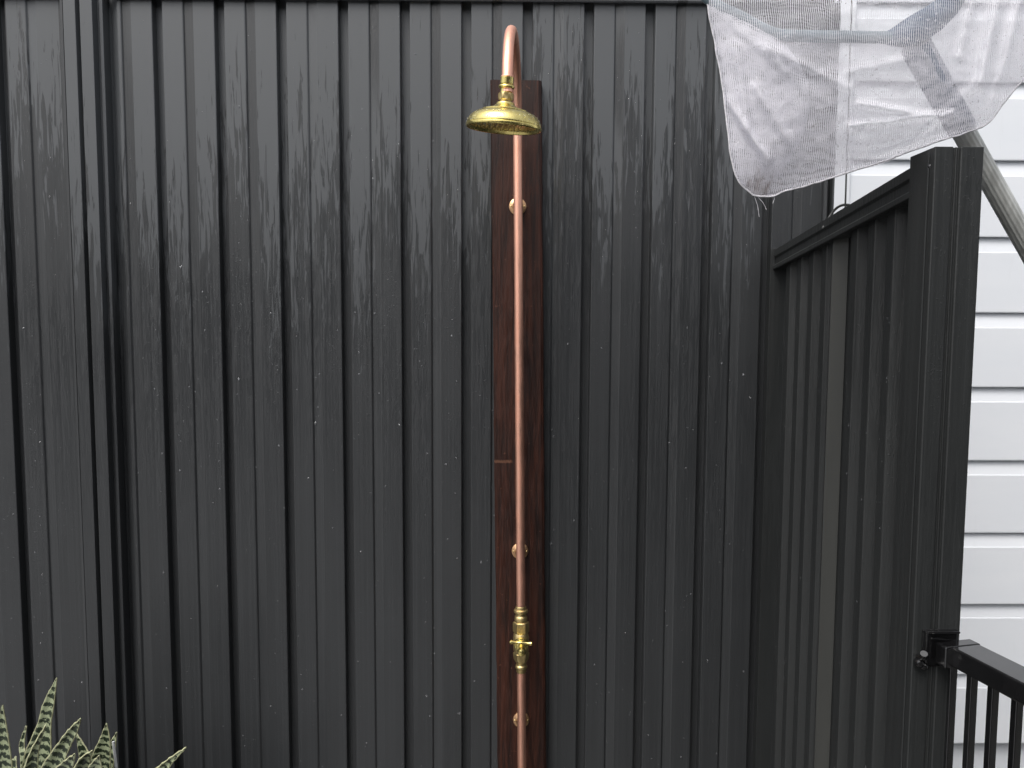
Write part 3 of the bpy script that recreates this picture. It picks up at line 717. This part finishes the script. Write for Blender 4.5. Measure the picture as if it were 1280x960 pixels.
# ------------------------------------------------------------------ banded plants in a trough
LY = 1.35
trough = tag(empty('planter_trough', (aty(80, 960, LY).x, LY, 0)), 'dark rectangular planter trough below the banded plants', 'planter')
tx = trough.location.x
m = MB(); x0, x1, y0, y1, h = tx-.30, tx+.30, LY-.10, LY+.10, .42
m.prism([(x0+.03, y0+.02), (x1-.03, y0+.02), (x1-.03, y1-.02), (x0+.03, y1-.02)], lambda p, q: Vector((p, q, 0)), lambda p, q: Vector((tx+(p-tx)*1.1, LY+(q-LY)*1.2, h))); m.build('trough', POT, trough, bevel=.006)
m = MB(); m.box(x0-.008, x1+.008, y0-.006, y1+.006, h+.0005, h+.022); m.build('rim', POT, trough, bevel=.004)
m = MB(); m.box(x0+.01, x1-.01, y0+.012, y1-.012, h+.0225, h+.026); m.build('soil', SOIL, trough)
ZS = h + .024
def leaf(plant, px, wid, bandlen=.022, dy0=0., dy1=0., curl=.35, twist=0):
    """px: path from base to tip in picture points; wid: widths (px) along it"""
    N = 26; M_ = 6; v = []; uv = []; f = []; ln = 0; prev = None
    P3 = [Vector((a, b, 0)) for a, b in px]; W3 = [Vector((w_, 0, 0)) for w_ in wid]
    for i in range(N+1):
        t = i/N; p = poly(P3, t); w_ = max(.25, poly(W3, t).x*1.18)*LY/F; Yd = LY + lerp(dy0, dy1, t); c = aty(p.x, p.y, Yd)
        pa = poly(P3, max(0, t-.02)); pb = poly(P3, min(1, t+.02)); tan = (aty(pb.x, pb.y, Yd) - aty(pa.x, pa.y, Yd)).normalized()
        sd = tan.cross(Vector((0,1,0))).normalized(); sd = (Matrix.Rotation(twist*(.3+.7*t), 3, tan) @ sd); no = tan.cross(sd).normalized()
        if prev is not None: ln += (c-prev).length
        prev = c
        for k in range(M_+1):
            a = k/M_ - .5; v.append(c + sd*(a*w_) + no*((abs(a)*2)**2*w_*curl*.5) + Vector((0,0,.0012*math.sin(i*2.3+k)*(abs(a) > .45)))); uv.append((a+.5, ln/bandlen))
    n = M_+1; f = [(i*n+k, i*n+k+1, (i+1)*n+k+1, (i+1)*n+k) for i in range(N) for k in range(M_)]
    o = mesh('leaf', v, f, LEAF, None, True, uv); keep(o, plant)
    md = o.modifiers.new('thick', 'SOLIDIFY'); md.thickness = .0022; md.offset = 0
    return o
pl1 = tag(empty('banded_plant', (aty(40, 960, LY).x, LY, ZS)), 'taller cream and dark green banded plant with an upright dark tipped leaf', 'plant', 'banded plants')
pl2 = tag(empty('banded_plant', (aty(125, 960, LY).x, LY, ZS)), 'shorter cream and dark green banded plant beside the white stake', 'plant', 'banded plants')
yb = 1066
leaf(pl1, [(20, yb), (10, 1010), (5, 960), (4, 920), (3, 881)], [14, 24, 24, 14, 1], .017, -.02, -.05)
leaf(pl1, [(36, yb), (34, 1000), (30, 950), (28, 930), (33, 907)], [8, 10, 7, 6, 1], .016, .02, .05)
leaf(pl1, [(44, yb), (46, 1005), (50, 950), (57, 905), (62, 880), (71, 847)], [18, 32, 31, 15, 12, .6], .0165, -.01, -.02)
leaf(pl1, [(46, yb), (52, 1000), (66, 962), (82, 930), (93, 912), (101, 898)], [14, 24, 21, 13, 9, .6], .0165, -.04, -.08, .5)
leaf(pl1, [(34, yb), (36, 1000), (38, 965), (44, 935), (58, 905)], [14, 18, 14, 7, .6], .016, -.05, -.07, .5, .7)
leaf(pl1, [(50, yb), (60, 1010), (74, 975), (86, 955), (94, 942)], [14, 22, 20, 12, .6], .016, -.06, -.12, .4)
leaf(pl1, [(30, yb), (18, 1005), (16, 965), (20, 945)], [12, 20, 14, .6], .016, .03, .05, .4)
leaf(pl2, [(112, yb), (118, 1000), (112, 958), (104, 936), (95, 916)], [14, 22, 17, 10, .6], .016, .01, .03, .4)
leaf(pl2, [(122, yb), (122, 1005), (127, 955), (132, 925), (133, 904)], [16, 26, 23, 12, .6], .012, -.02, -.03)
leaf(pl2, [(126, yb), (128, 1005), (134, 960), (140, 935), (146, 915)], [14, 22, 16, 9, .6], .012, .0, .01)
leaf(pl2, [(118, yb), (112, 1010), (104, 975), (106, 950), (116, 938)], [14, 24, 22, 12, .6], .016, -.05, -.08, .5, .4)
leaf(pl2, [(118, yb), (118, 1000), (120, 965), (124, 944)], [14, 24, 18, .6], .014, -.06, -.10, .4)
leaf(pl2, [(140, yb), (166, 1000), (196, 968), (214, 950), (233, 934)], [14, 18, 12, 6.5, .6], .016, -.02, -.06, .7)
st = aty(141.5, 927, LY-.01); se = Vector((aty(147, 962, LY-.01).x+.012, LY-.01, ZS-.01))
stake = tag(MB().add([], []).tube([st, se], .0024, 8).build('plant_stake', STICK, None, smooth='auto'), 'thin white plastic stake standing among the banded leaves', 'stake')
